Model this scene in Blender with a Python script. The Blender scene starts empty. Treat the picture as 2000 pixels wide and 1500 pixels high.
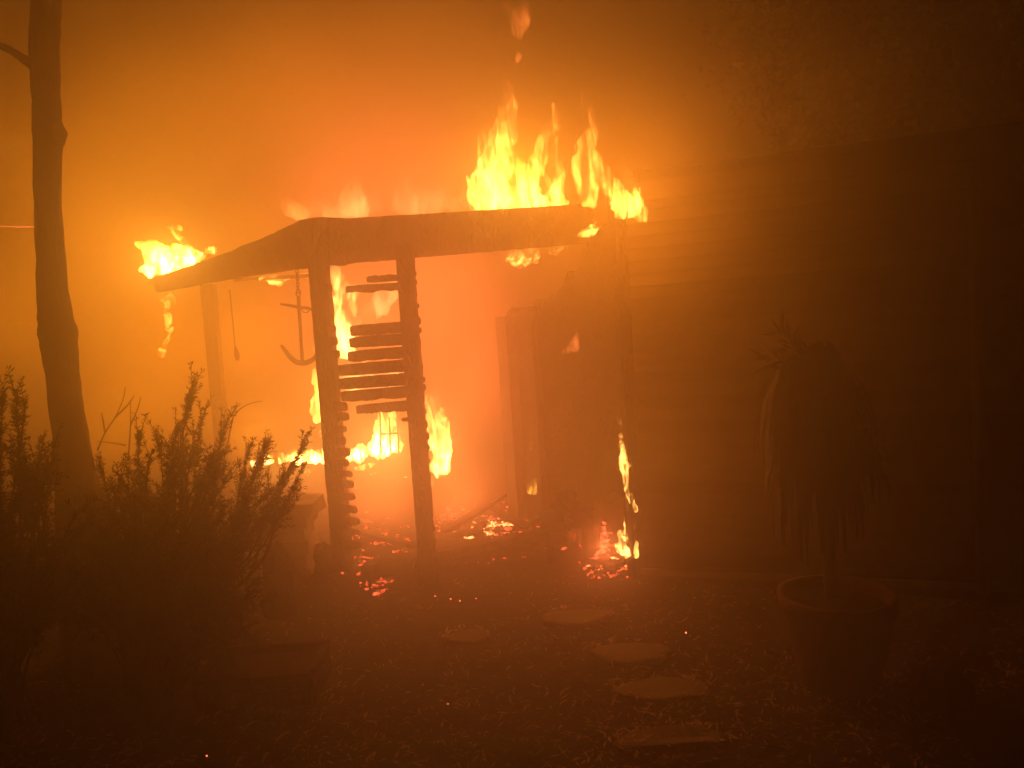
import bpy, bmesh, math, random
from mathutils import Vector, Matrix, noise
random.seed(7)
S = bpy.context.scene
COL = S.collection
R = random.Random(11)

# ------------------------------------------------------------------ camera
PITCH, ROLL, CAM_H, FPX = math.radians(4.0), math.radians(3.7), 1.6, 1500.0
F0 = Vector((0, math.cos(PITCH), -math.sin(PITCH)))
R0 = Vector((1, 0, 0)); U0 = R0.cross(F0)
RX = R0 * math.cos(ROLL) - U0 * math.sin(ROLL)
UX = R0 * math.sin(ROLL) + U0 * math.cos(ROLL)
CAMP = Vector((0, 0, CAM_H))
cd = bpy.data.cameras.new('camera'); cam = bpy.data.objects.new('camera', cd); COL.objects.link(cam)
m = Matrix((RX, UX, -F0)).transposed().to_4x4(); m.translation = CAMP
cam.matrix_world = m
cd.sensor_width = 36.0; cd.lens = 27.0; cd.clip_start = 0.05; cd.clip_end = 300
S.camera = cam

# ------------------------------------------------------------------ night sky
W = bpy.data.worlds.new('World'); S.world = W; W.use_nodes = True
wn = W.node_tree.nodes; bg = wn['Background']
sky = wn.new('ShaderNodeTexSky'); sky.sky_type = 'NISHITA'; sky.sun_disc = False
sky.sun_elevation = math.radians(-4); sky.sun_rotation = math.radians(200)
W.node_tree.links.new(sky.outputs[0], bg.inputs[0]); bg.inputs[1].default_value = 0.002

V = S.view_settings
V.view_transform = 'Standard'; V.look = 'None'; V.gamma = 1; V.use_curve_mapping = False
S.display_settings.display_device = 'sRGB'
V.exposure = 0.0
cy = S.cycles
cy.max_bounces = 8; cy.volume_bounces = 1; cy.diffuse_bounces = 3; cy.transparent_max_bounces = 64
cy.sample_clamp_indirect = 4.0; cy.use_denoising = True
cy.volume_max_steps = 256

def ray(px, py):
    return F0 + RX * ((px - 1000) / FPX) - UX * ((py - 750) / FPX)
def P(px, py, d):            # the place seen at a pixel of the photograph, d metres ahead
    return CAMP + ray(px, py) * d
def G(px, py, z=0.0):        # the same on the ground
    r = ray(px, py); return CAMP + r * ((z - CAM_H) / r.z)
def depth_of(v): return (v - CAMP).dot(F0)

# ------------------------------------------------------------------ fire light (point lamps in the flames, plus added fill lamps)
FIRE = (1.0, 0.27, 0.008)
LIGHT_K = 1.42
ROSE = (1.0, 0.19, 0.05)
def fire_fill_light(px, py, d, watts, rad=0.15, col=FIRE):
    l = bpy.data.lights.new('fire_fill_light', 'POINT'); l.energy = watts * LIGHT_K; l.color = col; l.shadow_soft_size = rad
    o = bpy.data.objects.new('fire_fill_light', l); COL.objects.link(o); o.location = P(px, py, d)
    return o
AMBER = (1.0, 0.235, 0.012)
for px, py, d, w, r, c in (
        # the roof fires
        (1010, 340, 7.2, 44, .3, None), (1205, 395, 4.3, 44, .65, AMBER), (320, 500, 6.85, 20, .15, None),
        # flame lamps, and added lamps spread behind the porch to light its smoke
        (500, 470, 8.2, 25, .5, None), (490, 660, 8.2, 30, .5, None), (500, 850, 8.6, 32, .4, None), (640, 400, 7.8, 24, .5, ROSE), (650, 590, 7.8, 24, .5, ROSE),
        (690, 760, 7.8, 26, .5, ROSE), (790, 480, 7.8, 22, .5, ROSE), (790, 660, 7.8, 26, .5, ROSE), (880, 380, 7.8, 24, .5, ROSE), (890, 560, 7.6, 26, .5, ROSE),
        (930, 760, 7.4, 24, .4, ROSE), (760, 870, 9.0, 45, .3, ROSE), (853, 850, 7.3, 18, .2, ROSE), (640, 760, 6.7, 7, .12, None), (960, 660, 7.4, 14, .4, ROSE),
        (740, 620, 10.5, 110, 1.1, ROSE), (760, 330, 9.8, 90, 1.0, ROSE),
        (900, 985, 6.9, 34, .3, ROSE), (740, 1000, 7.2, 46, .3, ROSE), (620, 980, 7.6, 20, .3, ROSE),
        # the burnt corner
        (1238, 860, 4.5, 9, .7, AMBER), (1180, 1070, 5.2, 7, .08, ROSE),
        # farther fires, as added lamps spread through the air to brighten the smoke
        (40, 620, 11.0, 85, 1.0, None), (210, 480, 11.0, 100, 1.0, None), (330, 680, 10.5, 105, 1.0, None), (100, 330, 11.5, 80, 1.2, None), (330, 250, 11.0, 110, 1.2, None), (250, 860, 12.0, 110, 1.0, None), (560, 180, 10.5, 100, 1.2, None), (820, 120, 10.0, 45, 1.2, None)):
    fire_fill_light(px, py, d, w, r, c or FIRE)

# ------------------------------------------------------------------ materials
def new_mat(name):
    mt = bpy.data.materials.new(name); mt.use_nodes = True
    nt = mt.node_tree; nt.nodes.clear()
    out = nt.nodes.new('ShaderNodeOutputMaterial')
    return mt, nt, out
def surf(name, c0, c1, scale=8.0, rough=0.85, bump=0.4, bscale=40.0, stretch=(1, 1, 1), metal=0.0, vor=False, spec=.12):
    mt, nt, out = new_mat(name); N, L = nt.nodes, nt.links
    b = N.new('ShaderNodeBsdfPrincipled'); L.new(b.outputs[0], out.inputs[0])
    b.inputs['Specular IOR Level'].default_value = spec; b.inputs['Roughness'].default_value = rough; b.inputs['Metallic'].default_value = metal
    tc = N.new('ShaderNodeTexCoord'); mp = N.new('ShaderNodeMapping'); mp.inputs['Scale'].default_value = stretch
    L.new(tc.outputs['Object'], mp.inputs[0])
    n = N.new('ShaderNodeTexNoise'); n.inputs['Scale'].default_value = scale; n.inputs['Detail'].default_value = 6
    L.new(mp.outputs[0], n.inputs['Vector'])
    cr = N.new('ShaderNodeValToRGB'); cr.color_ramp.elements[0].color = (*c0, 1); cr.color_ramp.elements[1].color = (*c1, 1)
    cr.color_ramp.elements[0].position = 0.3; cr.color_ramp.elements[1].position = 0.7
    L.new(n.outputs[0], cr.inputs[0]); L.new(cr.outputs[0], b.inputs['Base Color'])
    if vor:
        n2 = N.new('ShaderNodeTexVoronoi'); n2.feature = 'DISTANCE_TO_EDGE'; n2.inputs['Scale'].default_value = bscale
        src = n2.outputs['Distance']
    else:
        n2 = N.new('ShaderNodeTexNoise'); n2.inputs['Scale'].default_value = bscale; n2.inputs['Detail'].default_value = 8
        src = n2.outputs[0]
    L.new(mp.outputs[0], n2.inputs['Vector'])
    bp = N.new('ShaderNodeBump'); bp.inputs['Strength'].default_value = bump; bp.inputs['Distance'].default_value = 0.02
    L.new(src, bp.inputs['Height']); L.new(bp.outputs[0], b.inputs['Normal'])
    return mt
M_CHAR = surf('charred_wood', (.008, .007, .006), (.03, .025, .022), 12, .8, .8, 30, (1, 1, .6), vor=True)
M_BARK = surf('bark', (.05, .035, .025), (.11, .085, .06), 9, .9, .9, 26, (1, 1, .25))
M_SIDING = surf('painted_siding', (.06, .046, .032), (.12, .096, .07), 5, .7, .3, 60, (1, 1, 4))
M_SIDING_OLD = surf('weathered_siding', (.035, .027, .019), (.08, .063, .045), 5, .75, .4, 60, (1, 1, 4))
M_TRIM = surf('pale_trim', (.3, .26, .2), (.45, .4, .32), 12, .6, .2, 50)
M_GROUND = surf('mulch_soil', (.012, .009, .006), (.045, .033, .023), 7, .95, 1.0, 45)
M_STONE = surf('flagstone', (.11, .095, .08), (.20, .17, .14), 6, .85, .6, 25)
M_ROCK = surf('rock', (.16, .135, .11), (.42, .37, .3), 5, .9, .9, 14)
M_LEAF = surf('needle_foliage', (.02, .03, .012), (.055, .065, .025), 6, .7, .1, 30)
M_TWIG = surf('twig', (.035, .025, .018), (.08, .06, .04), 20, .9, .4, 60)
M_LITTER = surf('dry_leaf', (.2, .12, .06), (.6, .44, .26), 3.0, .8, .2, 60)
M_IRON = surf('rusty_iron', (.03, .022, .018), (.08, .05, .035), 20, .7, .4, 70)
M_TERRA = surf('terracotta', (.07, .028, .016), (.14, .055, .03), 5, .8, .3, 40)
M_ROOF = surf('roof_shingle', (.02, .018, .016), (.05, .045, .04), 7, .95, .7, 50)
M_HOSE = surf('strip', (.14, .12, .06), (.22, .19, .09), 5, .5, .1, 50)
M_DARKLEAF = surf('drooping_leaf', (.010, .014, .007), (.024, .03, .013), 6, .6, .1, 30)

def flame_mat(name, k, height, lo=(1, .46, .07), hi=(1, .22, .03), sc=9.0, gap=0.42, sx=(1, 1, .3)):
    mt, nt, out = new_mat(name); N, L = nt.nodes, nt.links
    tc = N.new('ShaderNodeTexCoord'); mp = N.new('ShaderNodeMapping'); mp.inputs['Scale'].default_value = sx
    mp.inputs['Rotation'].default_value = (0, math.radians(12), 0)
    mp.inputs['Location'].default_value = (R.uniform(0, 9), R.uniform(0, 9), R.uniform(0, 9))
    L.new(tc.outputs['Object'], mp.inputs[0])
    n = N.new('ShaderNodeTexNoise'); n.inputs['Scale'].default_value = sc; n.inputs['Detail'].default_value = 4.5; n.inputs['Roughness'].default_value = .6; n.inputs['Distortion'].default_value = 1.1
    L.new(mp.outputs[0], n.inputs['Vector'])
    mr = N.new('ShaderNodeMapRange'); mr.inputs['From Min'].default_value = gap; mr.inputs['From Max'].default_value = gap + .22
    mr.inputs['To Min'].default_value = 0.06; mr.inputs['To Max'].default_value = 3.4; mr.interpolation_type = 'SMOOTHSTEP'
    zs = N.new('ShaderNodeMath'); zs.operation = 'MULTIPLY_ADD'; zs.inputs[1].default_value = -.055; L.new(n.outputs[0], zs.inputs[2]); L.new(zs.outputs[0], mr.inputs['Value'])
    sp = N.new('ShaderNodeSeparateXYZ'); L.new(tc.outputs['Object'], sp.inputs[0])
    z = N.new('ShaderNodeMapRange'); z.inputs['From Min'].default_value = 0; z.inputs['From Max'].default_value = height
    L.new(sp.outputs['Z'], z.inputs['Value'])
    L.new(z.outputs[0], zs.inputs[0])
    mx = N.new('ShaderNodeMix'); mx.data_type = 'RGBA'
    mx.inputs[6].default_value = (*lo, 1); mx.inputs[7].default_value = (*hi, 1); L.new(z.outputs[0], mx.inputs[0])
    fz = N.new('ShaderNodeMapRange'); fz.inputs['To Min'].default_value = k; fz.inputs['To Max'].default_value = k * .16
    L.new(z.outputs[0], fz.inputs['Value'])
    mu = N.new('ShaderNodeMath'); mu.operation = 'MULTIPLY'; L.new(mr.outputs[0], mu.inputs[0]); L.new(fz.outputs[0], mu.inputs[1])
    em = N.new('ShaderNodeEmission'); L.new(mx.outputs[2], em.inputs[0]); L.new(mu.outputs[0], em.inputs[1])
    L.new(em.outputs[0], out.inputs['Volume'])
    return mt
def ember_mat(name, k, c=(1, .10, .035), dark=.45):
    mt, nt, out = new_mat(name); N, L = nt.nodes, nt.links
    b = N.new('ShaderNodeBsdfPrincipled'); L.new(b.outputs[0], out.inputs[0])
    b.inputs['Base Color'].default_value = (.02, .015, .012, 1); b.inputs['Roughness'].default_value = .9
    tc = N.new('ShaderNodeTexCoord'); n = N.new('ShaderNodeTexNoise'); n.inputs['Scale'].default_value = 22; n.inputs['Detail'].default_value = 4
    L.new(tc.outputs['Object'], n.inputs['Vector'])
    mr = N.new('ShaderNodeMapRange'); mr.inputs['From Min'].default_value = dark; mr.inputs['From Max'].default_value = dark + .22
    mr.inputs['To Min'].default_value = 0; mr.inputs['To Max'].default_value = k; L.new(n.outputs[0], mr.inputs['Value'])
    b.inputs['Emission Color'].default_value = (*c, 1); L.new(mr.outputs[0], b.inputs['Emission Strength'])
    return mt
M_EMBER = ember_mat('ember', 5, (1, .11, .045))
M_EMBER_HOT = ember_mat('hot_ember', 12, (1, .22, .06), .38)
M_EMBER_DIM = ember_mat('dim_ember', 4.0, (1, .11, .05), .47)

# ------------------------------------------------------------------ object helpers
def tag(o, label=None, cat=None, group=None, kind=None):
    if label: o['label'] = label
    if cat: o['category'] = cat
    if group: o['group'] = group
    if kind: o['kind'] = kind
    return o
def link(name, me, mat, parent=None, origin=None):
    o = bpy.data.objects.new(name, me); COL.objects.link(o)
    if mat and not me.materials: me.materials.append(mat)
    if origin is not None:
        me.transform(Matrix.Translation(-Vector(origin))); o.location = origin
    if parent is not None:
        o.parent = parent; o.matrix_parent_inverse = Matrix.Translation(-parent.location) if parent.parent is None else (Matrix.Translation(-(parent.parent.location)) if False else Matrix.Translation(-world_loc(parent)))
    return o
def world_loc(o):
    v = Vector(o.location)
    if o.parent: v = world_loc(o.parent) + (o.matrix_parent_inverse @ v)
    return v
def empty(name, loc, label, cat, group=None):
    o = bpy.data.objects.new(name, None); COL.objects.link(o); o.location = loc; o.empty_display_size = .1
    return tag(o, label, cat, group)
class MB:
    def __init__(s): s.v = []; s.f = []
    def add(s, vs, fs):
        b = len(s.v); s.v += [Vector(v) for v in vs]; s.f += [tuple(b + i for i in f) for f in fs]
    def box(s, c, sx, sy, sz, ax=None):          # centre, sizes, axes
        ax = ax or (Vector((1, 0, 0)), Vector((0, 1, 0)), Vector((0, 0, 1)))
        vs = [Vector(c) + ax[0] * (i * sx / 2) + ax[1] * (j * sy / 2) + ax[2] * (k * sz / 2) for k in (-1, 1) for j in (-1, 1) for i in (-1, 1)]
        s.add(vs, [(0, 2, 3, 1), (4, 5, 7, 6), (0, 1, 5, 4), (2, 6, 7, 3), (0, 4, 6, 2), (1, 3, 7, 5)])
    def rings(s, rings, cap=True):
        n = len(rings[0]); b = len(s.v)
        for r in rings: s.v += [Vector(p) for p in r]
        for i in range(len(rings) - 1):
            for j in range(n):
                a, c = b + i * n + j, b + i * n + (j + 1) % n
                s.f.append((a, c, c + n, a + n))
        if cap:
            s.f.append(tuple(b + j for j in reversed(range(n)))); s.f.append(tuple(b + (len(rings) - 1) * n + j for j in range(n)))
    def tube(s, pts, rad, n=6, jit=0.0):
        pts = [Vector(p) for p in pts]; rs = []
        if not hasattr(rad, '__len__'): rad = [rad] * len(pts)
        ref = Vector((.31, .87, .13))
        for i, p in enumerate(pts):
            t = (pts[min(i + 1, len(pts) - 1)] - pts[max(i - 1, 0)]).normalized()
            a = t.cross(ref).normalized(); b_ = t.cross(a)
            rs.append([p + (a * math.cos(2 * math.pi * j / n) + b_ * math.sin(2 * math.pi * j / n)) * rad[i] * (1 + jit * R.uniform(-1, 1)) for j in range(n)])
        s.rings(rs)
    def build(s, name, mat, parent=None, origin=None, smooth=False):
        me = bpy.data.meshes.new(name); me.from_pydata([tuple(v) for v in s.v], [], s.f); me.validate(); me.update()
        if smooth:
            for p in me.polygons: p.use_smooth = True
        return link(name, me, mat, parent, origin)
def cat_rom(pts, n):
    out = []; k = len(pts)
    for i in range(k - 1):
        p0, p1, p2, p3 = pts[max(i - 1, 0)], pts[i], pts[i + 1], pts[min(i + 2, k - 1)]
        for j in range(n):
            t = j / n
            out.append(tuple(.5 * (2 * b + (c - a) * t + (2 * a - 5 * b + 4 * c - d) * t * t + (3 * b - a - 3 * c + d) * t ** 3) for a, b, c, d in zip(p0, p1, p2, p3)))
    out.append(tuple(pts[-1])); return out
def axes_from(d, up=Vector((0, 0, 1))):
    x = d.normalized(); y = up.cross(x).normalized(); return (x, y, x.cross(y))
def ragged_bar(mb, a, b, w, h, n=18, jw=.1, jh=.25, taper=(1, 1), up=Vector((0, 0, 1)), jt=None):
    """a bar from a to b, w thick and h high, its lower and upper edges eaten unevenly"""
    a, b = Vector(a), Vector(b); x, y, z = axes_from(b - a, up); rs = []
    jt = jh * .3 if jt is None else jt
    sd = R.uniform(0, 99); L_ = (b - a).length
    def ero(t, k):
        v = max(0, noise.noise(Vector((t * L_ * 9 + sd, k, 1))) * .9 + .25) + max(0, noise.noise(Vector((t * L_ * 34 + sd, k, 4))) * 1.1)
        return min(v, 1.3)
    for i in range(n + 1):
        t = i / n; c = a.lerp(b, t); e = 1.0
        if i == 0: e = taper[0]
        elif i == n: e = taper[1]
        else:                                   # the broken end is eaten most
            if taper[0] < .9: e = min(1, .86 + t * .8)
            if taper[1] < .9: e = min(e, .86 + (1 - t) * .8)
        lo = -h / 2 * e * (1 - ero(t, 0) * jh); hi = h / 2 * e * (1 - ero(t, 7) * jt)
        ww = w / 2 * (1 - ero(t, 3) * jw) * max(e, .3)
        rs.append([c - y * ww + z * lo, c + y * ww + z * lo, c + y * ww + z * hi, c - y * ww + z * hi])
    mb.rings(rs)

# ------------------------------------------------------------------ ground and haze
def gz(x, y):
    v = noise.noise(Vector((x * .5, y * .5, 3.3))) * .05 + noise.noise(Vector((x * 3, y * 3, 1.1))) * .018 + noise.noise(Vector((x * 9, y * 9, 5))) * .016
    return v - .02
def axis(lo, hi, dlo, dhi, dn, cn):
    a = [lo + (dlo - lo) * (i / cn) ** .6 for i in range(cn)]
    return a + [dlo + (dhi - dlo) * i / dn for i in range(dn)] + [dhi + (hi - dhi) * (i / cn) ** 1.6 for i in range(cn + 1)]
xs, ys = axis(-22, 22, -4.5, 3.6, 230, 14), axis(-5, 36, 1.2, 8.5, 210, 14)
mb = MB(); mb.v = [Vector((x, y, gz(x, y))) for y in ys for x in xs]; nx = len(xs)
mb.f = [(j * nx + i, j * nx + i + 1, (j + 1) * nx + i + 1, (j + 1) * nx + i) for j in range(len(ys) - 1) for i in range(nx - 1)]
tag(mb.build('ground', M_GROUND, smooth=True), kind='structure')

mt, nt, out = new_mat('smoke_haze')
pv = nt.nodes.new('ShaderNodeVolumePrincipled'); nt.links.new(pv.outputs[0], out.inputs['Volume'])
pv.inputs['Color'].default_value = (.74, .70, .58, 1); pv.inputs['Density'].default_value = .165; pv.inputs['Anisotropy'].default_value = .83
mb = MB(); mb.box((0, 15.5, 4.2), 46, 43, 10.6)
tag(mb.build('haze', mt), kind='stuff')

# ------------------------------------------------------------------ porch
PB = G(672, 1112); PR = G(838, 1132); PF = G(446, 985)
porch = empty('porch', (PB.x, PB.y, 0), 'burning charred porch with notched posts and half eaten slats beside the dark house', 'porch')
BEAM_Z = P(640, 516, 5.3).z
M_PATCH = None
def post(base, w, top, side=1, stub=()):
    """square charred post; its edges are scorched and notched"""
    b = MB(); n = 46; rs = []
    for i in range(n + 1):
        z = -.05 + (top + .05) * i / n
        c = Vector((base.x, base.y, z)); q = []
        for (i_, j_) in ((-1, -1), (1, -1), (1, 1), (-1, 1)):
            k = 1 - .12 * R.random() * (1 if i_ > 0 else .3)
            q.append(c + Vector((i_ * w / 2 * k, j_ * w / 2 * k, 0)))
        rs.append(q)
    b.rings(rs)
    return b.build('post', M_CHAR, porch)
post_l = post(PB, .128, BEAM_Z + .05)
post_r = post(PR, .112, BEAM_Z + .05)
post_f = post(PF, .125, BEAM_Z + .12)
dpost = depth_of(PB); dpr = depth_of(PR)

# stubs of burnt slats nailed to the posts
def px_at(base, y):          # pixel column of a post's axis at row y
    for k in range(400):
        z = 2.3 * k / 400; v = Vector((base.x, base.y, z)) - CAMP
        d = v.dot(F0); py = 750 - v.dot(UX) / d * FPX
        if py <= y: return 1000 + v.dot(RX) / d * FPX, z, d
    return None
for y, ln in [(538, .028), (565, .05), (590, .035), (617, .04), (645, .055), (668, .06), (693, .07), (792, .10), (814, .105), (838, .075), (858, .06), (880, .09), (901, .075), (922, .095), (943, .10), (966, .105), (990, .115), (1012, .125), (1035, .12), (1058, .13)]:
    r = px_at(PB, y)
    if not r: continue
    c = Vector((PB.x, PB.y, r[1])); dirn = (PR - PB); dirn.z = 0; dirn.normalize()
    b = MB(); a = c + dirn * .05 + Vector((0, -.045, 0)); e = c + dirn * (.062 + ln) + Vector((0, -.045, -.008 * R.random()))
    ragged_bar(b, a, e, .02, R.uniform(.05, .066), 7, .2, .5, (1, R.uniform(.25, .7))); b.build('slat_stub', M_CHAR, post_l)
for k in range(26):
    y = 535 + k * 22.6 + R.uniform(-4, 4); r = px_at(PR, y)
    if not r or R.random() < .25: continue
    c = Vector((PR.x, PR.y, r[1])); b = MB()
    ragged_bar(b, c + Vector((.03, -.03, 0)), c + Vector((.058 + R.uniform(.002, .018), -.03, R.uniform(-.01, .006))), .02, R.uniform(.03, .07), 5, .2, .5, (1, R.uniform(.2, .6)))
    b.build('slat_stub', M_CHAR, post_r)
r = px_at(PR, 818); c = Vector((PR.x, PR.y, r[1])); b = MB()
ragged_bar(b, c + Vector((-.04, -.03, 0)), c + Vector((-.10, -.03, .002)), .02, .03, 5, .2, .35, (1, .2)); b.build('slat_stub', M_CHAR, post_r)

# slats between the two posts: left end and right end of their centre lines, height in px
SL = [((717, 546), (786, 540), 14, .55, .35, 'up'), ((676, 566), (790, 559), 16, .5, .1, 'dn'),
      ((685, 647), (796, 638), 23, .35, 0, 'dn'), ((683, 670), (798, 661), 23, .3, 0, 'dn'),
      ((680, 697), (799, 687), 23, .3, 0, 'dn'), ((660, 724), (801, 712), 24, .15, 0, 'up'),
      ((658, 750), (803, 739), 24, .15, 0, 'up'), ((668, 775), (805, 764), 23, .3, 0, 'dn'),
      ((697, 801), (806, 791), 21, .5, 0, 'dn')]
def line_depth(px):
    return dpost + (dpr - dpost) * (px - 645) / (815 - 645)
for (a, b_, h, jh, tp, sd) in SL:
    da, db = line_depth(a[0]) - .03, line_depth(b_[0]) - .03
    A, B = P(a[0], a[1], da), P(b_[0] + 8, b_[1], db)
    b = MB(); hh = h * da / FPX
    ragged_bar(b, A, B, .022, hh, 44, .1, jh if sd == 'dn' else .06, (R.uniform(.45, .8), 1), jt=jh if sd == 'up' else .06)
    b.build('slat', M_CHAR, porch)
# char whiskers hanging from the broken lower slats
# fascia: two boards that meet at the corner
def outline_board(name, front, ext, mat, parent, label=None):
    """a board given by its outline, its own thickness along ext"""
    n = len(front); b = MB(); ext = Vector(ext)
    b.v = [Vector(p) for p in front] + [Vector(p) + ext for p in front]
    b.f = [tuple(range(n)), tuple(reversed(range(n, 2 * n)))] + [(i, i + n, (i + 1) % n + n, (i + 1) % n) for i in range(n)]
    me = bpy.data.meshes.new(name); me.from_pydata([tuple(v) for v in b.v], [], b.f); 
    bm = bmesh.new(); bm.from_mesh(me); bmesh.ops.triangulate(bm, faces=[f for f in bm.faces if len(f.verts) > 4]); bmesh.ops.recalc_face_normals(bm, faces=bm.faces); bm.to_mesh(me); bm.free()
    return link(name, me, mat, parent)
DK, DRt, DLt = 5.22, 5.32, 6.75
def dR(px): return DK + (DRt - DK) * (px - 612) / (1160 - 612)
def dL(px):  # plane through the corner running back to the left
    t = (612 - px) / (612 - 295); 
    return 1 / ((1 - t) / DK + t / DLt)
top = []
for px in range(612, 1151, 18):
    y = 431 - (px - 600) * (431 - 398) / (1150 - 600)
    if px < 690: y = 425 - 1.5 * math.sin((px - 612) / 78 * math.pi) + (px - 612) * .02
    top.append((px, y + R.uniform(-.6, .6)))
rt = [(1155, 405), (1160, 418), (1157, 432), (1163, 446), (1160, 460), (1166, 471)]
bot = []
for px in range(1150, 611, -12):
    y = 520 - (px - 612) * (520 - 473) / (1160 - 612)
    if 655 < px < 680: y += 3
    bot.append((px, y + R.uniform(-.8, .8)))
bot.append((612, 521))
outline_board('fascia', [P(x, y, dR(x)) for x, y in top + rt + bot], (0, .045, 0), M_CHAR, porch)
topl = [(612, 425), (600, 427), (584, 430)]
for px in range(578, 290, -7):
    t = (578 - px) / (578 - 290); y = 436 + t * 109 + 10 * math.sin(t * math.pi) * .6
    topl.append((px, y + (R.uniform(-2.2, 1.2) if px > 430 else R.uniform(-.7, .7))))
topl += [(290, 546), (297, 556), (305, 571)]
botl = [(305, 571)]
for px in range(318, 612, 12):
    y = 571 - (px - 305) * (571 - 521) / (612 - 305) - 3 * math.sin((px - 305) / 307 * math.pi)
    botl.append((px, y + R.uniform(-.6, .6)))
outline_board('fascia', [P(x, y, dL(x)) for x, y in topl[:-1] + botl + [(612, 521)]], (.03, .035, 0), M_CHAR, porch)
# inner joist, rafters and the few roof boards that are left
b = MB(); ragged_bar(b, P(640, 507, 5.75), P(790, 494, 5.75), .04, .085, 16, .1, .2); b.build('joist', M_CHAR, porch)
b = MB(); ragged_bar(b, P(460, 547, 7.0), P(615, 538, 6.5), .05, .03, 16, .1, .4); b.build('joist', M_CHAR, porch)
tz = P(800, 419, dR(800)).z
for px in (640, 740, 840, 940, 1040, 1120):
    a = P(px, 440, dR(px)); a = Vector((a.x, a.y + .06, tz - .09)); b = MB()
    ragged_bar(b, a, a + Vector((-.15, R.uniform(.7, 1.7), .03)), .045, .11, 14, .15, .3, (1, .3)); b.build('rafter', M_CHAR, porch)
for k, px in enumerate((620, 650, 700, 880, 985)):
    a = P(px, 440, dR(px)); b = MB(); y0 = a.y + .05 + .11 * (k % 3)
    ragged_bar(b, Vector((a.x, y0, tz - .03)), Vector((a.x + R.uniform(.3, .6), y0 + .03, tz - .03)), .09, .018, 10, .3, .2, (.4, .4)); b.build('roof_board', M_ROOF, porch)
# sill beam lying along the porch edge
A, B = G(705, 1118, .04), G(1100, 1044, .06)
b = MB(); ragged_bar(b, A, B, .12, .13, 30, .25, .3, (.6, .8), jt=.3)
b.build('sill_beam', M_CHAR, porch)

# ------------------------------------------------------------------ anchor hanging under the beam
DA = 5.75
hook = P(580, 524, DA)
an = empty('hanging_anchor', hook, 'small iron anchor hanging on a chain under the porch beam', 'anchor')
def pxline(pts, d): return [P(x, y, d) for x, y in pts]
b = MB(); b.tube(pxline([(583, 578), (584, 600), (586, 630), (588, 665), (591, 706)], DA), [.013, .014, .012, .012, .013], 8); b.build('shank', M_IRON, an)
b = MB(); b.tube(pxline([(548, 594), (565, 596.5), (584, 600), (602, 602), (612, 606), (618, 612)], DA), [.008, .011, .013, .012, .011, .008], 8); b.build('stock', M_IRON, an)
b = MB(); b.tube(pxline(cat_rom([(549, 674), (558, 686), (567, 698), (579, 707), (592, 709), (605, 706), (616, 697), (623, 682)], 3), DA),
         [.004 + .016 * math.sin(math.pi * (i + 1) / 24) ** .5 for i in range(22)], 8); b.build('arm', M_IRON, an)
b = MB(); b.tube(pxline([(588, 603), (593, 610), (600, 610.5), (604, 606)], DA), .005, 6); b.build('stock_pin', M_IRON, an)
def ring(c, ru, rv, u, v, t, n=14):
    return [Vector(c) + u * ru * math.cos(2 * math.pi * i / n) + v * rv * math.sin(2 * math.pi * i / n) for i in range(n + 1)]
y = 527; k = 0
while y < 566:
    b = MB(); c = P(580 + (y - 527) * .055, y + 3.5, DA)
    b.tube(ring(c, .009 if k % 2 else .009, .017, Vector((1, 0, 0)) if k % 2 == 0 else Vector((.35, .93, 0)), Vector((.06, 0, 1)).normalized(), .004), .0042, 5)
    b.build('chain_link', M_IRON, an); y += 6.4; k += 1
b = MB(); b.tube(ring(P(582.5, 573, DA), .016, .026, Vector((1, 0, 0)), Vector((.06, 0, 1)).normalized(), .006), .0055, 6); b.build('shackle', M_IRON, an)

cord = empty('hanging_pendulum', P(450, 568, 6.6), 'thin cord with a small weight hanging beside the far post', 'hanging ornament')
b = MB(); b.tube(pxline([(449, 566), (452, 600), (456, 640), (460, 684)], 6.6), .006, 5); b.build('cord', M_IRON, cord)
b = MB(); b.tube(pxline([(459.5, 676), (461, 684), (463, 694), (464, 704)], 6.6), [.008, .016, .024, .014], 8); b.build('weight', M_IRON, cord)

# ------------------------------------------------------------------ house on the right
C1 = G(1252, 1128); C1.z = 0; E1 = G(2140, 1172); E1.z = 0
wd = (E1 - C1); WL = wd.length; wd.normalize(); wn_ = Vector((wd.y, -wd.x, 0))     # wn_ faces the camera
if wn_.y > 0: wn_ = -wn_
HW = 2.42
house = empty('house', C1, 'dark house with horizontal siding beside the burning porch', 'house')
b = MB(); c = C1 + wd * (WL / 2) - wn_ * .08 + Vector((0, 0, HW / 2 - .05)); b.box(c, WL, .12, HW + .1, (wd, -wn_, Vector((0, 0, 1))))
wall = b.build('wall', M_SIDING, house)
nb = 31; bh = (HW - .10) / nb
for i in range(nb):
    z0 = .10 + i * bh; b = MB()
    o0 = C1 + wd * .03; o1 = C1 + wd * WL
    prof = [(.0, z0 - .004), (.040, z0 - .004), (.004, z0 + bh), (.0, z0 + bh)]
    wob = [R.uniform(-.002, .002) for _ in range(9)]
    rs = []
    for j in range(9):
        p = o0.lerp(o1, j / 8)
        rs.append([p + wn_ * (-.018 + x) + Vector((0, 0, z + wob[j])) for x, z in prof])
    b.rings(rs); b.build('siding_board', M_SIDING_OLD if R.random() < .38 else M_SIDING, wall)
b = MB(); b.box(C1 + wd * (WL / 2) + wn_ * .012 + Vector((0, 0, .045)), WL, .03, .035, (wd, -wn_, Vector((0, 0, 1)))); b.build('base_trim', M_HOSE, house)
pT = G(1916, 1162); b = MB(); tt = (pT - C1).dot(wd); b.tube([C1 + wd * tt + wn_ * .05 + Vector((0, 0, z)) for z in (0.02, .8, 1.6, 2.3)], .032, 10); b.build('downspout', M_SIDING_OLD, house, smooth=True)
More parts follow.
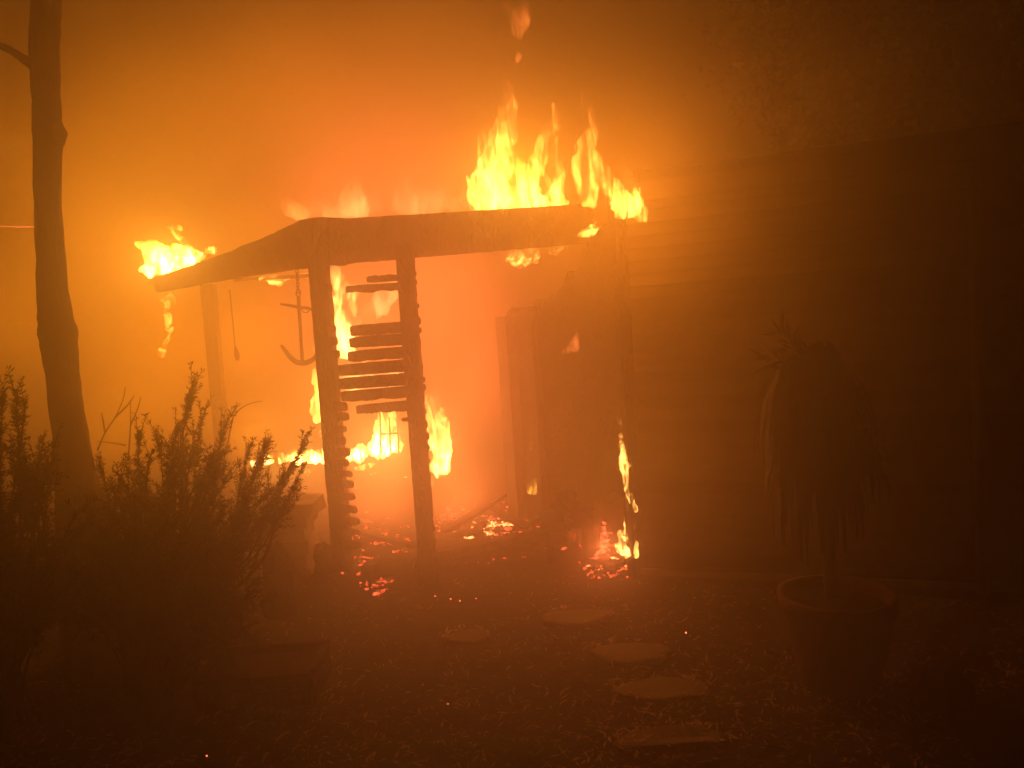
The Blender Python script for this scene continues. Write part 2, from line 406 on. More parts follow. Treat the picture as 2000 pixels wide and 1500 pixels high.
# side wall of the porch
C2 = G(1012, 1000); C2.z = 0
sd = C2 - C1; SLn = sd.length; sd.normalize(); sn = Vector((-sd.y, sd.x, 0))
if sn.x > 0: sn = -sn
def side(u, z, off=0): return C1 + sd * u + sn * off + Vector((0, 0, z))
def side_depth(px, py):
    r = ray(px, py); return (C1 - CAMP).dot(sn) / r.dot(sn)
hole = [(.07, 0), (.07, .42), (.12, .55), (.2, .47), (.3, .5), (.42, .44), (.52, .36), (.62, .38), (.7, .2), (.74, 0)]
eaten = [(SLn * (1 - k / 26), 1.74 + .62 * max(0, (k / 26 - .25) / .75) ** 1.4 + R.uniform(-.05, .05)) for k in range(25)]
outl = [(0, 0)] + hole + [(SLn, 0)] + eaten + [(.05, HW), (0, HW)]
outline_board('side_wall', [side(u, z) for u, z in outl], -sn * .1, M_CHAR, house)
b = MB(); ragged_bar(b, side(SLn - .12, 0, .05), side(SLn - .12, 1.72, .05), .09, .24, 16, .1, .1, up=sd); b.build('door_jamb', M_CHAR, house)
b = MB(); ragged_bar(b, side(.72 * SLn - .1, 0, .04), side(.72 * SLn - .1, 1.78, .04), .06, .09, 16, .1, .2, up=sd); b.build('door_jamb', M_CHAR, house)
b = MB(); ragged_bar(b, side(.03, 0, .03), side(.03, HW, .03), .05, .09, 30, .3, .3, up=sd); b.build('corner_post', M_CHAR, house)
# eave and roof
b = MB(); b.box(C1 + wd * (WL / 2 + .14) + wn_ * .10 + Vector((0, 0, HW - .03)), WL, .03, .16, (wd, -wn_, Vector((0, 0, 1)))); b.build('eave_fascia', M_SIDING, house)
b = MB(); q0 = C1 + wd * .12 + wn_ * .13; q1 = q0 + wd * WL
back = -wn_ * 3.2 + Vector((0, 0, .45)); th = Vector((0, 0, -.06))
zt = Vector((0, 0, HW + .055))
b.add([q0 + zt, q1 + zt, q1 + zt + back, q0 + zt + back, q0 + zt + th, q1 + zt + th, q1 + zt + back + th, q0 + zt + back + th],
      [(0, 1, 2, 3), (7, 6, 5, 4), (0, 4, 5, 1), (1, 5, 6, 2), (2, 6, 7, 3), (3, 7, 4, 0)])
b.build('roof', M_ROOF, house)
b = MB(); c = C1 - wn_ * 3.0 + wd * (WL / 2 + .4) + Vector((0, 0, 1.45)); b.box(c, WL - .8, .12, 3.0, (wd, -wn_, Vector((0, 0, 1)))); b.build('wall', M_SIDING, house)

# ------------------------------------------------------------------ charred stool and debris by the doorway
st = empty('charred_stool', G(1110, 1085), 'charred stool standing by the burnt doorway', 'stool')
s0 = G(1110, 1092); zs = .26
b = MB(); b.box(s0 + Vector((0, .05, zs)), .34, .26, .05); 
for v in b.v: v += Vector((R.uniform(-.02, .02), R.uniform(-.02, .02), R.uniform(-.012, .012)))
b.build('seat', M_CHAR, st)
for ix, iy in ((-.13, -.06), (.12, -.06), (-.12, .15), (.13, .15)):
    b = MB(); q = s0 + Vector((ix, iy, 0)); ragged_bar(b, q, q + Vector((0, 0, zs - .02)), .04, .04, 8, .3, .3, up=Vector((0, 1, 0))); b.build('leg', M_CHAR, st)
bag = MB()
for k in range(7): 
    t = k / 6; w = .24 * math.sin(math.pi * (.18 + .72 * t)); 
    bag.tube([s0 + Vector((R.uniform(-.05, .05), .05, zs + .03 + .02 * k)), s0 + Vector((R.uniform(-.05, .05), .05, zs + .05 + .02 * k))], [w * .6, w * .5], 9, .25)
tag(bag.build('ash_heap', M_CHAR), 'dark lumpy heap lying on the charred stool', 'debris')

planks = [((862, 1040), (960, 985), .09, 'long charred plank leaning over the embers by the right notched post'),
          ((930, 975), (1030, 1032), .07, 'charred plank slanting down towards the doorway embers'),
          ((915, 1005), (1000, 960), .05, 'short charred plank propped on the debris near the doorway'),
          ((1000, 1035), (1060, 1012), .06, 'charred plank end poking out by the stool'),
          ((700, 1040), (815, 1068), .07, 'charred plank lying between the two notched posts'),
          ((880, 1100), (1050, 1062), .05, 'thin charred plank on the ground before the sill beam')]
for a, c, w, lab in planks:
    A, B = G(*a, .03), G(*c, .12); b = MB(); ragged_bar(b, A, B, w, .035, 14, .3, .3, (.4, .4))
    tag(b.build('charred_plank', M_CHAR, origin=A), lab, 'plank', 'charred planks fallen on the porch floor')

# ------------------------------------------------------------------ glowing embers
def embers(poly_c, n, size, mat, label, spread):
    n = int(n * 1.9); size *= .68
    b = MB(); org = G(*poly_c[0])
    for k in range(n):
        c = R.choice(poly_c); q = G(c[0] + R.gauss(0, spread[0]), c[1] + R.gauss(0, spread[1]))
        s = size * min(2.6, math.exp(R.gauss(-.25, .55))); z = gz(q.x, q.y) + s * .35
        bm = bmesh.new(); bmesh.ops.create_icosphere(bm, subdivisions=1, radius=s)
        sc = Vector((R.uniform(.6, 3.0), R.uniform(.5, 1.2), R.uniform(.35, .8))); ang = R.uniform(0, 3.1)
        rot = Matrix.Rotation(ang, 3, 'Z')
        vs = [rot @ Vector((v.co.x * sc.x, v.co.y * sc.y, v.co.z * sc.z)) * R.uniform(.7, 1.25) + Vector((q.x, q.y, z)) for v in bm.verts]
        b.add(vs, [[v.index for v in f.verts] for f in bm.faces]); bm.free()
    return tag(b.build('embers', mat, origin=org), label, 'embers', None, 'stuff')
embers([(945, 1030), (965, 1022), (930, 1040)], 60, .022, M_EMBER_HOT, 'bright ember bed in front of the fallen planks', (16, 7))
embers([(870, 1025), (895, 1030), (990, 1040), (1010, 1030)], 40, .016, M_EMBER, 'scattered red embers around the fallen planks', (14, 6))
embers([(1000, 1078), (960, 1082), (950, 1092), (1060, 1060)], 26, .016, M_EMBER_DIM, 'dull red embers on the ground under the sill beam', (22, 5))
embers([(1235, 1100), (1225, 1095), (1200, 1098), (1240, 1085)], 110, .018, M_EMBER_HOT, 'white hot embers heaped at the house corner', (14, 5))
embers([(1195, 1105), (1215, 1112), (1180, 1100)], 70, .018, M_EMBER, 'red embers spilling out of the burnt corner', (22, 8))
embers([(700, 1085), (715, 1090), (708, 1100)], 30, .014, M_EMBER, 'red embers at the foot of the notched post', (10, 9))
embers([(735, 1140), (738, 1150), (745, 1145), (710, 1131)], 26, .013, M_EMBER, 'red embers on the soil in front of the posts', (7, 9))
embers([(1150, 1030), (1165, 1045), (1150, 1015), (1180, 1060)], 60, .03, M_EMBER, 'glowing embers inside the burnt wall behind the stool', (14, 8))
embers([(640, 1100), (610, 1060), (660, 1110)], 14, .013, M_EMBER_DIM, 'dim embers beside the charred stub', (6, 6))
embers([(760, 1010), (800, 1050), (720, 1040), (780, 1075)], 60, .02, M_EMBER_DIM, 'dull glowing ash bed between the two notched posts', (30, 14))
embers([(920, 1000), (980, 1010), (1010, 990), (880, 1000)], 90, .022, M_EMBER_DIM, 'dull glowing ash bed behind the fallen planks', (32, 12))
embers([(930, 1030), (900, 1035), (980, 1030)], 40, .04, M_CHAR, 'black charcoal lumps among the bright embers', (24, 8))
embers([(1200, 1100), (1225, 1105), (1175, 1095)], 40, .035, M_CHAR, 'black charcoal lumps at the house corner', (22, 8))
# single sparks
sp_mat = ember_mat('spark', 7, (1, .16, .08), .0)
st_mat = ember_mat('streak', 1.6, (1, .2, .05), .0)
def spark(px, py, d=None, r=.006, streak=None):
    q = G(px, py) if d is None else P(px, py, d); b = MB()
    if d is None: q.z = gz(q.x, q.y) + .006
    if streak: b.tube([q, q + streak * .5, q + streak], [r * .4, r, r * .4], 6)
    else: b.tube([q + Vector((-r, 0, 0)), q, q + Vector((r, 0, 0))], [r * .4, r, r * .4], 6)
    return b.build('spark', st_mat if streak else sp_mat, origin=q)
for x, y, lab in ((850, 1162, 'tiny ember on the ground just past the right notched post'), (880, 1168, 'tiny ember in the middle of the row past the right notched post'),
        (898, 1173, 'tiny ember second from the end of the row past the right notched post'), (930, 1171, 'last tiny ember of the row past the right notched post'),
        (875, 1373, 'lone red ember on the bare mulch before the small half buried flagstone'), (402, 1457, 'lone red ember at the near end of the fallen stick'),
        (1340, 1240, 'lone ember between the farthest flagstones and the pot'), (527, 1136, 'tiny ember on the broken garden post'),
        (516, 1185, 'tiny ember at the foot of the broken garden post'), (560, 1190, 'tiny ember between the garden post and the stump')):
    tag(spark(x, y, r=.0042 if y < 1300 else .003), lab, 'spark', 'single sparks on the ground')
tag(spark(0, 442, 5.6, .007, P(86, 444, 5.6) - P(0, 442, 5.6)), 'long orange spark streak flying past the tree trunk', 'spark')
tag(spark(1938, 1322, 3.4, .0025, P(1962, 1314, 3.4) - P(1938, 1322, 3.4)), 'short red streak above the rock by the downspout', 'spark')

# ------------------------------------------------------------------ flames
FLAME_K = 4.3
def flame(name, tongues, d, k, label, dj=.06, vox=.013, lo=(1, .46, .07), hi=(1, .2, .03), sc=13.0, gap=.485, group=None, sx=(1, 1, .28), cat='flame', fat=1.35):
    """tongues: lists of (px, py, half width in px) from root to tip; every tongue is a round body d metres away"""
    b = MB(); zmin, zmax, allp = 9, -9, []
    for tg in tongues:
        off = R.uniform(-dj, dj); pts = cat_rom(tg, 5); n = len(pts); w = []; rd = []
        ph = R.uniform(0, 6)
        for i, (x, y, r) in enumerate(pts):
            t = i / (n - 1); wob = math.sin(ph + t * 7) * r * .35 * t
            w.append(P(x + wob, y, d + off)); rd.append(max(r * fat, .8) * d / FPX)
        b.tube(w, rd, 10, .3); allp += w
    zmin = min(p.z for p in allp); zmax = max(p.z for p in allp)
    org = sum(allp, Vector()) / len(allp); org.z = zmin
    mt = flame_mat(name, k * FLAME_K, max(zmax - zmin, .05), lo, hi, sc, gap, sx)
    o = b.build(name, mt, origin=org)
    md = o.modifiers.new('join', 'REMESH'); md.mode = 'VOXEL'; md.voxel_size = vox; md.use_smooth_shade = True
    return tag(o, label, cat, group)
def lick(x, y, h, w, lean=0, bend=0):
    return [(x, y, w * .8), (x + lean * .25 + bend, y - h * .25, w), (x + lean * .5 - bend * .6, y - h * .5, w * .75), (x + lean * .8 + bend * .4, y - h * .78, w * .42), (x + lean, y - h, w * .1)]
def row(x0, y0, x1, y1, n, env, w, lean=0, jit=6):
    out = []
    for i in range(n):
        t = (i + R.uniform(.1, .9)) / n; h = env(t) * R.uniform(.55, 1.1)
        out.append(lick(x0 + (x1 - x0) * t + R.uniform(-jit, jit), y0 + (y1 - y0) * t, h, w * R.uniform(.6, 1.2), lean * h / 100 + R.uniform(-8, 8), R.uniform(-1, 1) * w * .8))
    return out
def interp(tab):
    def f(t):
        for (a, va), (b_, vb) in zip(tab, tab[1:]):
            if t <= b_: return va + (vb - va) * (t - a) / (b_ - a)
        return tab[-1][1]
    return f
YL = dict(lo=(1, .50, .065), hi=(1, .25, .03))
T = [[(975, 412, 34), (965, 370, 36), (970, 315, 28), (986, 250, 20), (992, 195, 13), (984, 140, 5)],
     [(945, 412, 16), (938, 360, 12), (948, 310, 10), (940, 275, 9), (945, 245, 2)],
     [(958, 400, 20), (950, 345, 16), (962, 290, 9), (952, 240, 2)],
     [(1035, 410, 22), (1028, 365, 18), (1020, 330, 12), (1012, 305, 3)],
     [(1005, 410, 14), (1020, 370, 14), (1050, 325, 13), (1060, 280, 11), (1085, 235, 9), (1078, 200, 4)],
     [(1075, 407, 14), (1085, 375, 11), (1095, 340, 8), (1082, 300, 7), (1092, 265, 3)],
     [(1105, 405, 10), (1085, 385, 8), (1070, 355, 6), (1060, 330, 2)]] + row(935, 408, 1105, 402, 14, interp([(0, 90), (.3, 150), (.7, 110), (1, 60)]), 9)
flame('flame', T, 6.1, 17, 'tallest yellow flame rising behind the middle of the porch fascia', .12, .014, **YL)
T = [[(1148, 405, 10), (1150, 380, 15), (1140, 345, 15), (1138, 310, 14), (1152, 275, 14), (1160, 245, 11), (1142, 205, 8), (1128, 165, 4)],
     [(1222, 425, 16), (1215, 395, 18), (1200, 370, 15), (1180, 340, 14), (1160, 315, 12), (1150, 290, 6)],
     [(1235, 420, 12), (1240, 385, 13), (1228, 350, 10), (1222, 325, 5), (1212, 295, 1.5)],
     [(1250, 432, 10), (1256, 415, 8), (1248, 390, 5), (1246, 370, 1)],
     [(1150, 400, 10), (1135, 365, 8), (1125, 330, 6), (1130, 300, 3)]]
flame('flame', T, 4.4, 15, 'forked yellow flame leaping above the end of the fascia at the house roof', .08, .013, **YL)
T = [[(1018, 78, 4), (1010, 62, 9), (1018, 40, 14), (1026, 20, 13), (1030, 2, 4)], [(1012, 60, 6), (1000, 30, 8), (985, 5, 3), (980, -8, 1)], [(1010, 125, 3), (1012, 110, 5), (1010, 98, 1)]]
flame('flame', T, 6.1, 2.6, 'detached orange wisp of flame high above the tallest flame', .05, .014, lo=(1, .25, .04), hi=(1, .2, .03), gap=.41, fat=1.4)
T = [[(330, 538, 14), (318, 512, 24), (300, 490, 20), (280, 482, 12), (262, 474, 3)], [(375, 520, 15), (350, 505, 22), (325, 500, 18), (310, 480, 6)],
     [(390, 508, 12), (370, 495, 10), (358, 485, 3)], [(300, 540, 8), (285, 525, 8), (270, 532, 2)], [(400, 500, 8), (385, 492, 5), (378, 486, 1)],
     [(366, 510, 9), (368, 485, 8), (352, 465, 6), (335, 452, 6), (326, 442, 2)], [(358, 448, 3), (345, 444, 6), (332, 440, 2)], [(420, 492, 8), (408, 488, 6), (398, 484, 1)]]
flame('flame', T, 6.8, 46, 'white hot flame burning on the low end of the porch roof', .1, .012, lo=(1, .55, .09), hi=(1, .4, .04), fat=1.2, sc=14, sx=(.8, 1, .6), gap=.45)
T = [[(318, 572, 4), (324, 585, 12), (326, 600, 5)], [(326, 598, 4), (327, 625, 6), (331, 650, 5), (330, 668, 2)], [(330, 655, 3), (322, 672, 4), (317, 690, 6), (318, 700, 2)],
     [(300, 555, 2), (297, 570, 4), (302, 583, 3)], [(340, 572, 6), (365, 566, 3), (395, 562, 1.5)], [(312, 580, 4), (330, 578, 9), (342, 576, 4)]]
flame('flame', T, 6.75, 22, 'flame dripping down from the low end of the porch roof', .03, .009, lo=(1, .45, .06), hi=(1, .4, .05), sx=(1, 1, .8), sc=16)
T = [[(505, 545, 3), (525, 543, 7), (545, 547, 9), (558, 543, 5), (575, 538, 2)], [(530, 540, 5), (545, 535, 3), (560, 537, 1)], [(585, 534, 2), (598, 537, 5), (608, 537, 4)]]
flame('flame', T, 6.7, 24, 'flames licking along the joist beside the anchor chain', .04, .009, lo=(1, .5, .07), hi=(1, .4, .05), sx=(.4, 1, 1))
T = [[(1128, 460, 3), (1145, 455, 9), (1160, 450, 8), (1172, 445, 4)], [(1150, 448, 6), (1160, 438, 4), (1166, 430, 1)], [(1154, 420, 2), (1160, 410, 4), (1150, 398, 3)]]
flame('flame', T, 5.16, 24, 'small flame on the burnt end of the fascia', .03, .008, gap=.45, fat=1.1, sc=20, sx=(.6, 1, .8), **YL)
T = [[(985, 490, 3), (1000, 500, 12), (1020, 502, 14), (1040, 496, 12), (1055, 486, 4)], [(1000, 512, 4), (1018, 518, 5), (1032, 512, 3)], [(1062, 484, 3), (1080, 488, 9), (1100, 484, 7), (1115, 478, 2)]]
flame('flame', T, 5.6, 15, 'flames curling under the fascia by the house', .05, .011, lo=(1, .36, .06), hi=(1, .4, .06), sc=20, sx=(1, 1, 1))
# behind the slats
T = [[(668, 700, 12), (672, 660, 14), (660, 620, 14), (655, 600, 9), (668, 570, 9), (655, 545, 12), (660, 520, 4)], [(690, 580, 6), (685, 560, 10), (690, 600, 6), (692, 620, 1)],
     [(655, 640, 10), (648, 610, 9), (655, 575, 7), (662, 540, 3)], [(680, 690, 10), (675, 655, 8), (668, 630, 3)]]
flame('flame', T, 6.0, 15, 'yellow flame winding up behind the left end of the slats', .06, .012, lo=(1, .46, .09), hi=(1, .42, .09), gap=.43, fat=1.6)
T = row(670, 760, 790, 750, 9, interp([(0, 70), (.5, 60), (1, 80)]), 16) + row(660, 700, 790, 560, 10, interp([(0, 90), (1, 60)]), 15)
flame('flame', T, 7.3, 3.4, 'pale sheet of flame filling the gap behind the slats', .2, .025, lo=(1, .36, .1), hi=(1, .32, .1), sc=5, gap=.42)
T = [[(625, 825, 7), (616, 800, 9), (628, 770, 12), (622, 740, 10), (630, 705, 8), (622, 680, 8), (612, 672, 2)], [(632, 855, 6), (636, 845, 8), (640, 830, 3)], [(640, 800, 14), (640, 750, 14), (640, 700, 10)]]
flame('flame', T, 6.6, 30, 'flame standing upright just behind the notched post near the anchor', .06, .012, lo=(1, .5, .08), hi=(1, .45, .06), gap=.44)
# far ground fires
T = row(550, 905, 625, 900, 9, interp([(0, 30), (.3, 34), (1, 30)]), 9) + [[(490, 905, 5), (515, 900, 8), (535, 898, 6)], [(500, 890, 3), (530, 890, 5)]]
flame('flame', T, 9.6, 62, 'bright ground fire behind the bush and the low fence rail', .2, .02, lo=(1, .55, .12), hi=(1, .5, .07))
T = row(685, 898, 775, 880, 10, interp([(0, 22), (.6, 40), (1, 50)]), 10) + [[(745, 890, 14), (748, 860, 16), (755, 830, 14), (758, 805, 12), (765, 785, 4)], [(768, 880, 10), (768, 850, 9), (770, 820, 6), (768, 800, 2)]]
flame('flame', T, 9.4, 62, 'white hot ground fire climbing the far window frame', .2, .02, lo=(1, .55, .12), hi=(1, .5, .07))
T = [[(856, 925, 14), (862, 890, 16), (852, 850, 18), (845, 810, 16), (850, 780, 12), (860, 750, 4)], [(870, 915, 8), (868, 870, 10), (865, 820, 10), (872, 790, 3)], [(842, 880, 14), (838, 830, 14), (836, 790, 8)], [(850, 930, 6), (875, 915, 5)]]
flame('flame', T, 7.2, 32, 'yellow flame burning upright just beyond the right notched post', .08, .014, lo=(1, .5, .08), hi=(1, .34, .06))
T = [[(690, 915, 3), (715, 912, 5), (735, 906, 3)], [(750, 936, 3), (775, 934, 4), (805, 934, 2)], [(720, 928, 2), (745, 922, 2)], [(580, 912, 2), (600, 920, 4), (615, 916, 2)], [(470, 848, 2), (480, 850, 4), (490, 854, 2)], [(590, 925, 2), (605, 928, 2)]]
flame('flame', T, 8.8, 30, 'low scattered flames on the floor in front of the far ground fires', .3, .015, lo=(1, .42, .06), hi=(1, .4, .06))
# doorway and corner
T = [[(1243, 1090, 4), (1238, 1040, 5), (1234, 1000, 5), (1230, 970, 4)], [(1228, 960, 5), (1224, 920, 7), (1221, 890, 6), (1218, 860, 5)], [(1243, 1000, 3), (1232, 975, 5), (1226, 945, 5), (1222, 910, 8), (1220, 880, 6), (1216, 850, 4), (1222, 815, 5), (1217, 785, 2)], [(1222, 925, 4), (1215, 905, 5), (1212, 890, 2)], [(1218, 845, 2), (1212, 830, 3), (1204, 812, 1)], [(1220, 880, 3), (1212, 860, 2), (1207, 848, 1)]]
flame('flame', T, side_depth(1222, 900) - .09, 30, 'thin flame running up the house corner edge', .02, .006, lo=(1, .5, .1), hi=(1, .4, .07), sx=(1, 1, .6), sc=16, gap=.38, fat=1.5)
T = [[(1240, 1075, 5), (1234, 1050, 8), (1230, 1025, 8), (1227, 1000, 7), (1224, 985, 2)], [(1225, 1060, 8), (1215, 1045, 8), (1208, 1035, 2)], [(1230, 1085, 8), (1215, 1070, 9), (1200, 1062, 2)]]
flame('flame', T, side_depth(1225, 1040) - .08, 26, 'bright flame in the burnt hole at the house corner', .03, .008, lo=(1, .4, .08), hi=(1, .5, .1), sx=(1, 1, .8), sc=18, gap=.42)
T = [[(1040, 965, 8), (1040, 945, 9), (1037, 930, 4), (1042, 910, 2)], [(1038, 880, 3), (1036, 860, 4), (1038, 830, 3), (1034, 800, 1)]]
flame('flame', T, side_depth(1040, 900) - .12, 11, 'faint flame climbing the far door jamb', .03, .009, lo=(1, .45, .05), hi=(1, .3, .05))
T = [[(1098, 690, 3), (1115, 678, 8), (1128, 662, 8), (1140, 642, 3)], [(1112, 685, 4), (1130, 676, 6), (1138, 660, 2)]]
flame('flame', T, side_depth(1115, 670) - .12, 2.0, 'pale lick of flame high on the dark side wall', .03, .01, lo=(1, .22, .05), hi=(1, .22, .05), gap=.38)
T = [[(1115, 1060, 5), (1117, 1045, 6), (1112, 1035, 4)], [(1140, 1075, 6), (1138, 1050, 6), (1135, 1022, 5)], [(1155, 1040, 10), (1160, 1025, 10), (1150, 1010, 6)], [(1170, 1060, 6), (1190, 1075, 5), (1205, 1090, 4)]]
flame('flame', T, 5.45, 5, 'red glow of low flames behind the stool legs', .05, .01, lo=(1, .14, .05), hi=(1, .18, .04), sc=18)
# faint flames over the roof, and a glowing veil in place of lit smoke
T = row(620, 425, 920, 408, 9, interp([(0, 60), (.25, 110), (.6, 90), (1, 70)]), 22, 10)
flame('flame', T, 7.4, .5, 'wide pink glowing veil standing in for lit smoke behind the whole porch fascia', .3, .03, lo=(1, .27, .09), hi=(1, .2, .06), sc=5, gap=.38)
T = row(870, 1035, 1010, 1035, 12, interp([(0, 20), (.5, 30), (1, 16)]), 5) + row(700, 1085, 760, 1070, 5, interp([(0, 18), (1, 14)]), 4)
flame('flame', T, 6.1, 7, 'low red flames flickering over the ember bed', .15, .012, lo=(1, .25, .06), hi=(1, .16, .04), sc=16)
T = row(660, 950, 860, 945, 9, interp([(0, 26), (1, 22)]), 8)
flame('flame', T, 7.6, 3, 'rosy low flames across the porch floor behind the posts', .3, .018, lo=(1, .26, .08), hi=(1, .2, .06), sc=10)
T = [[(600, 425, 10), (575, 408, 14), (552, 395, 10), (535, 388, 3)]]
flame('flame', T, 6.6, 1.6, 'faint slanting lick of flame above the porch corner', .06, .014, lo=(1, .36, .08), hi=(1, .3, .06), gap=.36)
T = [[(690, 425, 22), (695, 398, 22), (688, 370, 16), (692, 345, 5)], [(650, 430, 14), (640, 412, 10), (632, 400, 3)], [(660, 430, 16), (670, 405, 10), (668, 390, 2)]]
flame('flame', T, 6.6, 1.0, 'pale haze of flame above the fascia near the porch corner', .06, .014, lo=(1, .34, .09), hi=(1, .25, .06), gap=.34)
T = [[(815, 420, 12), (818, 395, 12), (824, 370, 9), (832, 345, 3)], [(880, 410, 14), (890, 395, 9), (900, 382, 2)]]
flame('flame', T, 6.6, .8, 'faint pink lick of flame above the middle of the fascia', .06, .014, lo=(1, .3, .09), hi=(1, .22, .06), gap=.34)
T = [[(145, 608, 3), (158, 605, 5), (175, 610, 3)], [(25, 632, 2), (45, 630, 3), (65, 633, 2)], [(100, 612, 2), (118, 610, 2)]]
flame('flame', T, 14.5, 3.5, 'faint distant flames seen past the tree trunk', .3, .02, lo=(1, .3, .06), hi=(1, .215, .045))

# ------------------------------------------------------------------ added smoke plumes, softening the roofline and the even glow
def plume(name, c, size, dens, sc, label, seed):
    mt, nt, out = new_mat('added_plume_smoke'); N, L = nt.nodes, nt.links
    tc = N.new('ShaderNodeTexCoord')
    n = N.new('ShaderNodeTexNoise'); n.noise_dimensions = '3D'; n.inputs['Scale'].default_value = sc; n.inputs['Detail'].default_value = 3; n.inputs['Distortion'].default_value = .8
    mp = N.new('ShaderNodeMapping'); mp.inputs['Location'].default_value = (seed, seed * 2, 0); mp.inputs['Scale'].default_value = (1, 1, .7); L.new(tc.outputs['Object'], mp.inputs[0]); L.new(mp.outputs[0], n.inputs['Vector'])
    dv = N.new('ShaderNodeVectorMath'); dv.operation = 'DIVIDE'; dv.inputs[1].default_value = [v / 2 for v in size]; L.new(tc.outputs['Object'], dv.inputs[0])
    ln = N.new('ShaderNodeVectorMath'); ln.operation = 'LENGTH'; L.new(dv.outputs[0], ln.inputs[0])
    fo_ = N.new('ShaderNodeMapRange'); fo_.inputs['From Min'].default_value = 1.0; fo_.inputs['From Max'].default_value = .35; fo_.interpolation_type = 'SMOOTHSTEP'; L.new(ln.outputs['Value'], fo_.inputs['Value'])
    mr = N.new('ShaderNodeMapRange'); mr.inputs['From Min'].default_value = .4; mr.inputs['From Max'].default_value = .72; mr.inputs['To Min'].default_value = .12; mr.inputs['To Max'].default_value = 1.0; L.new(n.outputs[0], mr.inputs['Value'])
    mu = N.new('ShaderNodeMath'); mu.operation = 'MULTIPLY'; L.new(fo_.outputs[0], mu.inputs[0]); L.new(mr.outputs[0], mu.inputs[1])
    m2 = N.new('ShaderNodeMath'); m2.operation = 'MULTIPLY'; m2.inputs[1].default_value = dens; L.new(mu.outputs[0], m2.inputs[0])
    pv_ = N.new('ShaderNodeVolumePrincipled'); pv_.inputs['Color'].default_value = (.74, .70, .58, 1); pv_.inputs['Anisotropy'].default_value = .6
    L.new(m2.outputs[0], pv_.inputs['Density']); L.new(pv_.outputs[0], out.inputs['Volume'])
    bm = bmesh.new(); bmesh.ops.create_icosphere(bm, subdivisions=3, radius=1.02)
    for v in bm.verts: v.co = Vector((v.co.x * size[0] / 2, v.co.y * size[1] / 2, v.co.z * size[2] / 2))
    me = bpy.data.meshes.new(name); bm.to_mesh(me); bm.free(); o = link(name, me, mt); o.location = c
    return tag(o, label, 'smoke', None, 'stuff')
plume('added_plume', P(1640, 300, 4.0), (3.4, 1.0, 1.5), 1.3, 1.8, 'added smoke veiling the edge of the house eave', 3.1)
plume('added_plume', P(1120, 90, 7.4), (4.0, 2.2, 3.6), .9, 1.1, 'added uneven smoke breaking up the glow above the tallest flame', 8.7)
plume('added_plume', P(420, 240, 8.6), (5.5, 2.4, 2.8), .7, 1.0, 'added uneven smoke breaking up the glow over the low end of the porch roof', 5.3)

# ------------------------------------------------------------------ far remains
wf = empty('window_frame', P(760, 885, 9.2), 'far burning window frame standing in the white hot fire', 'window frame')
for a, c in (((742, 800), (744, 885)), ((760, 815), (763, 885)), ((776, 800), (779, 885)), ((742, 848), (779, 846)), ((742, 803), (778, 800))):
    b = MB(); ragged_bar(b, P(*a, 9.15), P(*c, 9.15), .022, .022, 8, .3, .3, up=Vector((0, 1, .1))); b.build('bar', M_CHAR, wf)
fr = empty('low_fence', P(510, 915, 9.2), 'low charred fence rail in front of the far ground fire', 'fence')
for a, c in (((480, 899), (538, 895)), ((485, 888), (538, 886))):
    b = MB(); ragged_bar(b, P(*a, 9.2), P(*c, 9.2), .02, .02, 8, .3, .3); b.build('rail', M_CHAR, fr)
for x in (483, 508, 539):
    b = MB(); g = P(x, 880, 9.2); ragged_bar(b, Vector((g.x, g.y, 0)), g, .035, .035, 8, .2, .2, up=Vector((0, 1, 0))); b.build('fence_post', M_CHAR, fr)

# ------------------------------------------------------------------ stone pier and stubs left of the posts
pier = empty('stone_pier', G(585, 1112), 'low stone pier with broken cap between the bush and the porch', 'pier')
pb = G(578, 1112); zz = -.05; k = 0
while zz < .36:
    h = R.uniform(.07, .1)
    for sx_ in ((-.1, .1) if k % 2 else (-.05, .13)):
        b = MB(); b.box(pb + Vector((sx_ - .09, .05, zz + h / 2)), .2 - .006, .3, h - .008)
        for v in b.v: v += Vector((R.uniform(-.008, .008), R.uniform(-.01, .01), R.uniform(-.005, .005)))
        b.build('stone', M_ROCK, pier)
    zz += h; k += 1
b = MB(); b.box(pb + Vector((-.05, .05, zz + .045)), .48, .36, .09)
for v in b.v: v += Vector((R.uniform(-.03, .03), R.uniform(-.02, .02), R.uniform(-.02, .02)))
b.build('cap_stone', M_ROCK, pier)
b = MB(); b.box(pb + Vector((-.1, .05, zz + .12)), .26, .26, .06)
for v in b.v: v += Vector((R.uniform(-.03, .03), R.uniform(-.02, .02), R.uniform(-.015, .015)))
b.build('broken_stone', M_ROCK, pier)
def stump(px, py, w, h, name, label, cat, mat):
    g = G(px, py); b = MB(); rs = []
    for i in range(9):
        t = i / 8; r = w * (1 - .25 * t) * (1 if i < 8 else .5)
        rs.append([Vector((g.x + r * math.cos(a) * R.uniform(.8, 1.15), g.y + r * math.sin(a) * R.uniform(.8, 1.15), -.03 + h * t * (1 + (R.uniform(-.12, .12) if i > 6 else 0)))) for a in [2 * math.pi * j / 9 for j in range(9)]])
    b.rings(rs); return tag(b.build(name, mat, origin=g), label, cat)
stump(634, 1120, .075, .24, 'charred_stump', 'charred stump at the foot of the notched post', 'stump', M_CHAR)
stump(548, 1195, .10, .44, 'garden_post', 'thick broken garden post in front of the stone pier', 'post', M_CHAR)
pbx = G(500, 1385)
plb = empty('planter_box', pbx, 'low dark timber planter box in front of the bush', 'planter')
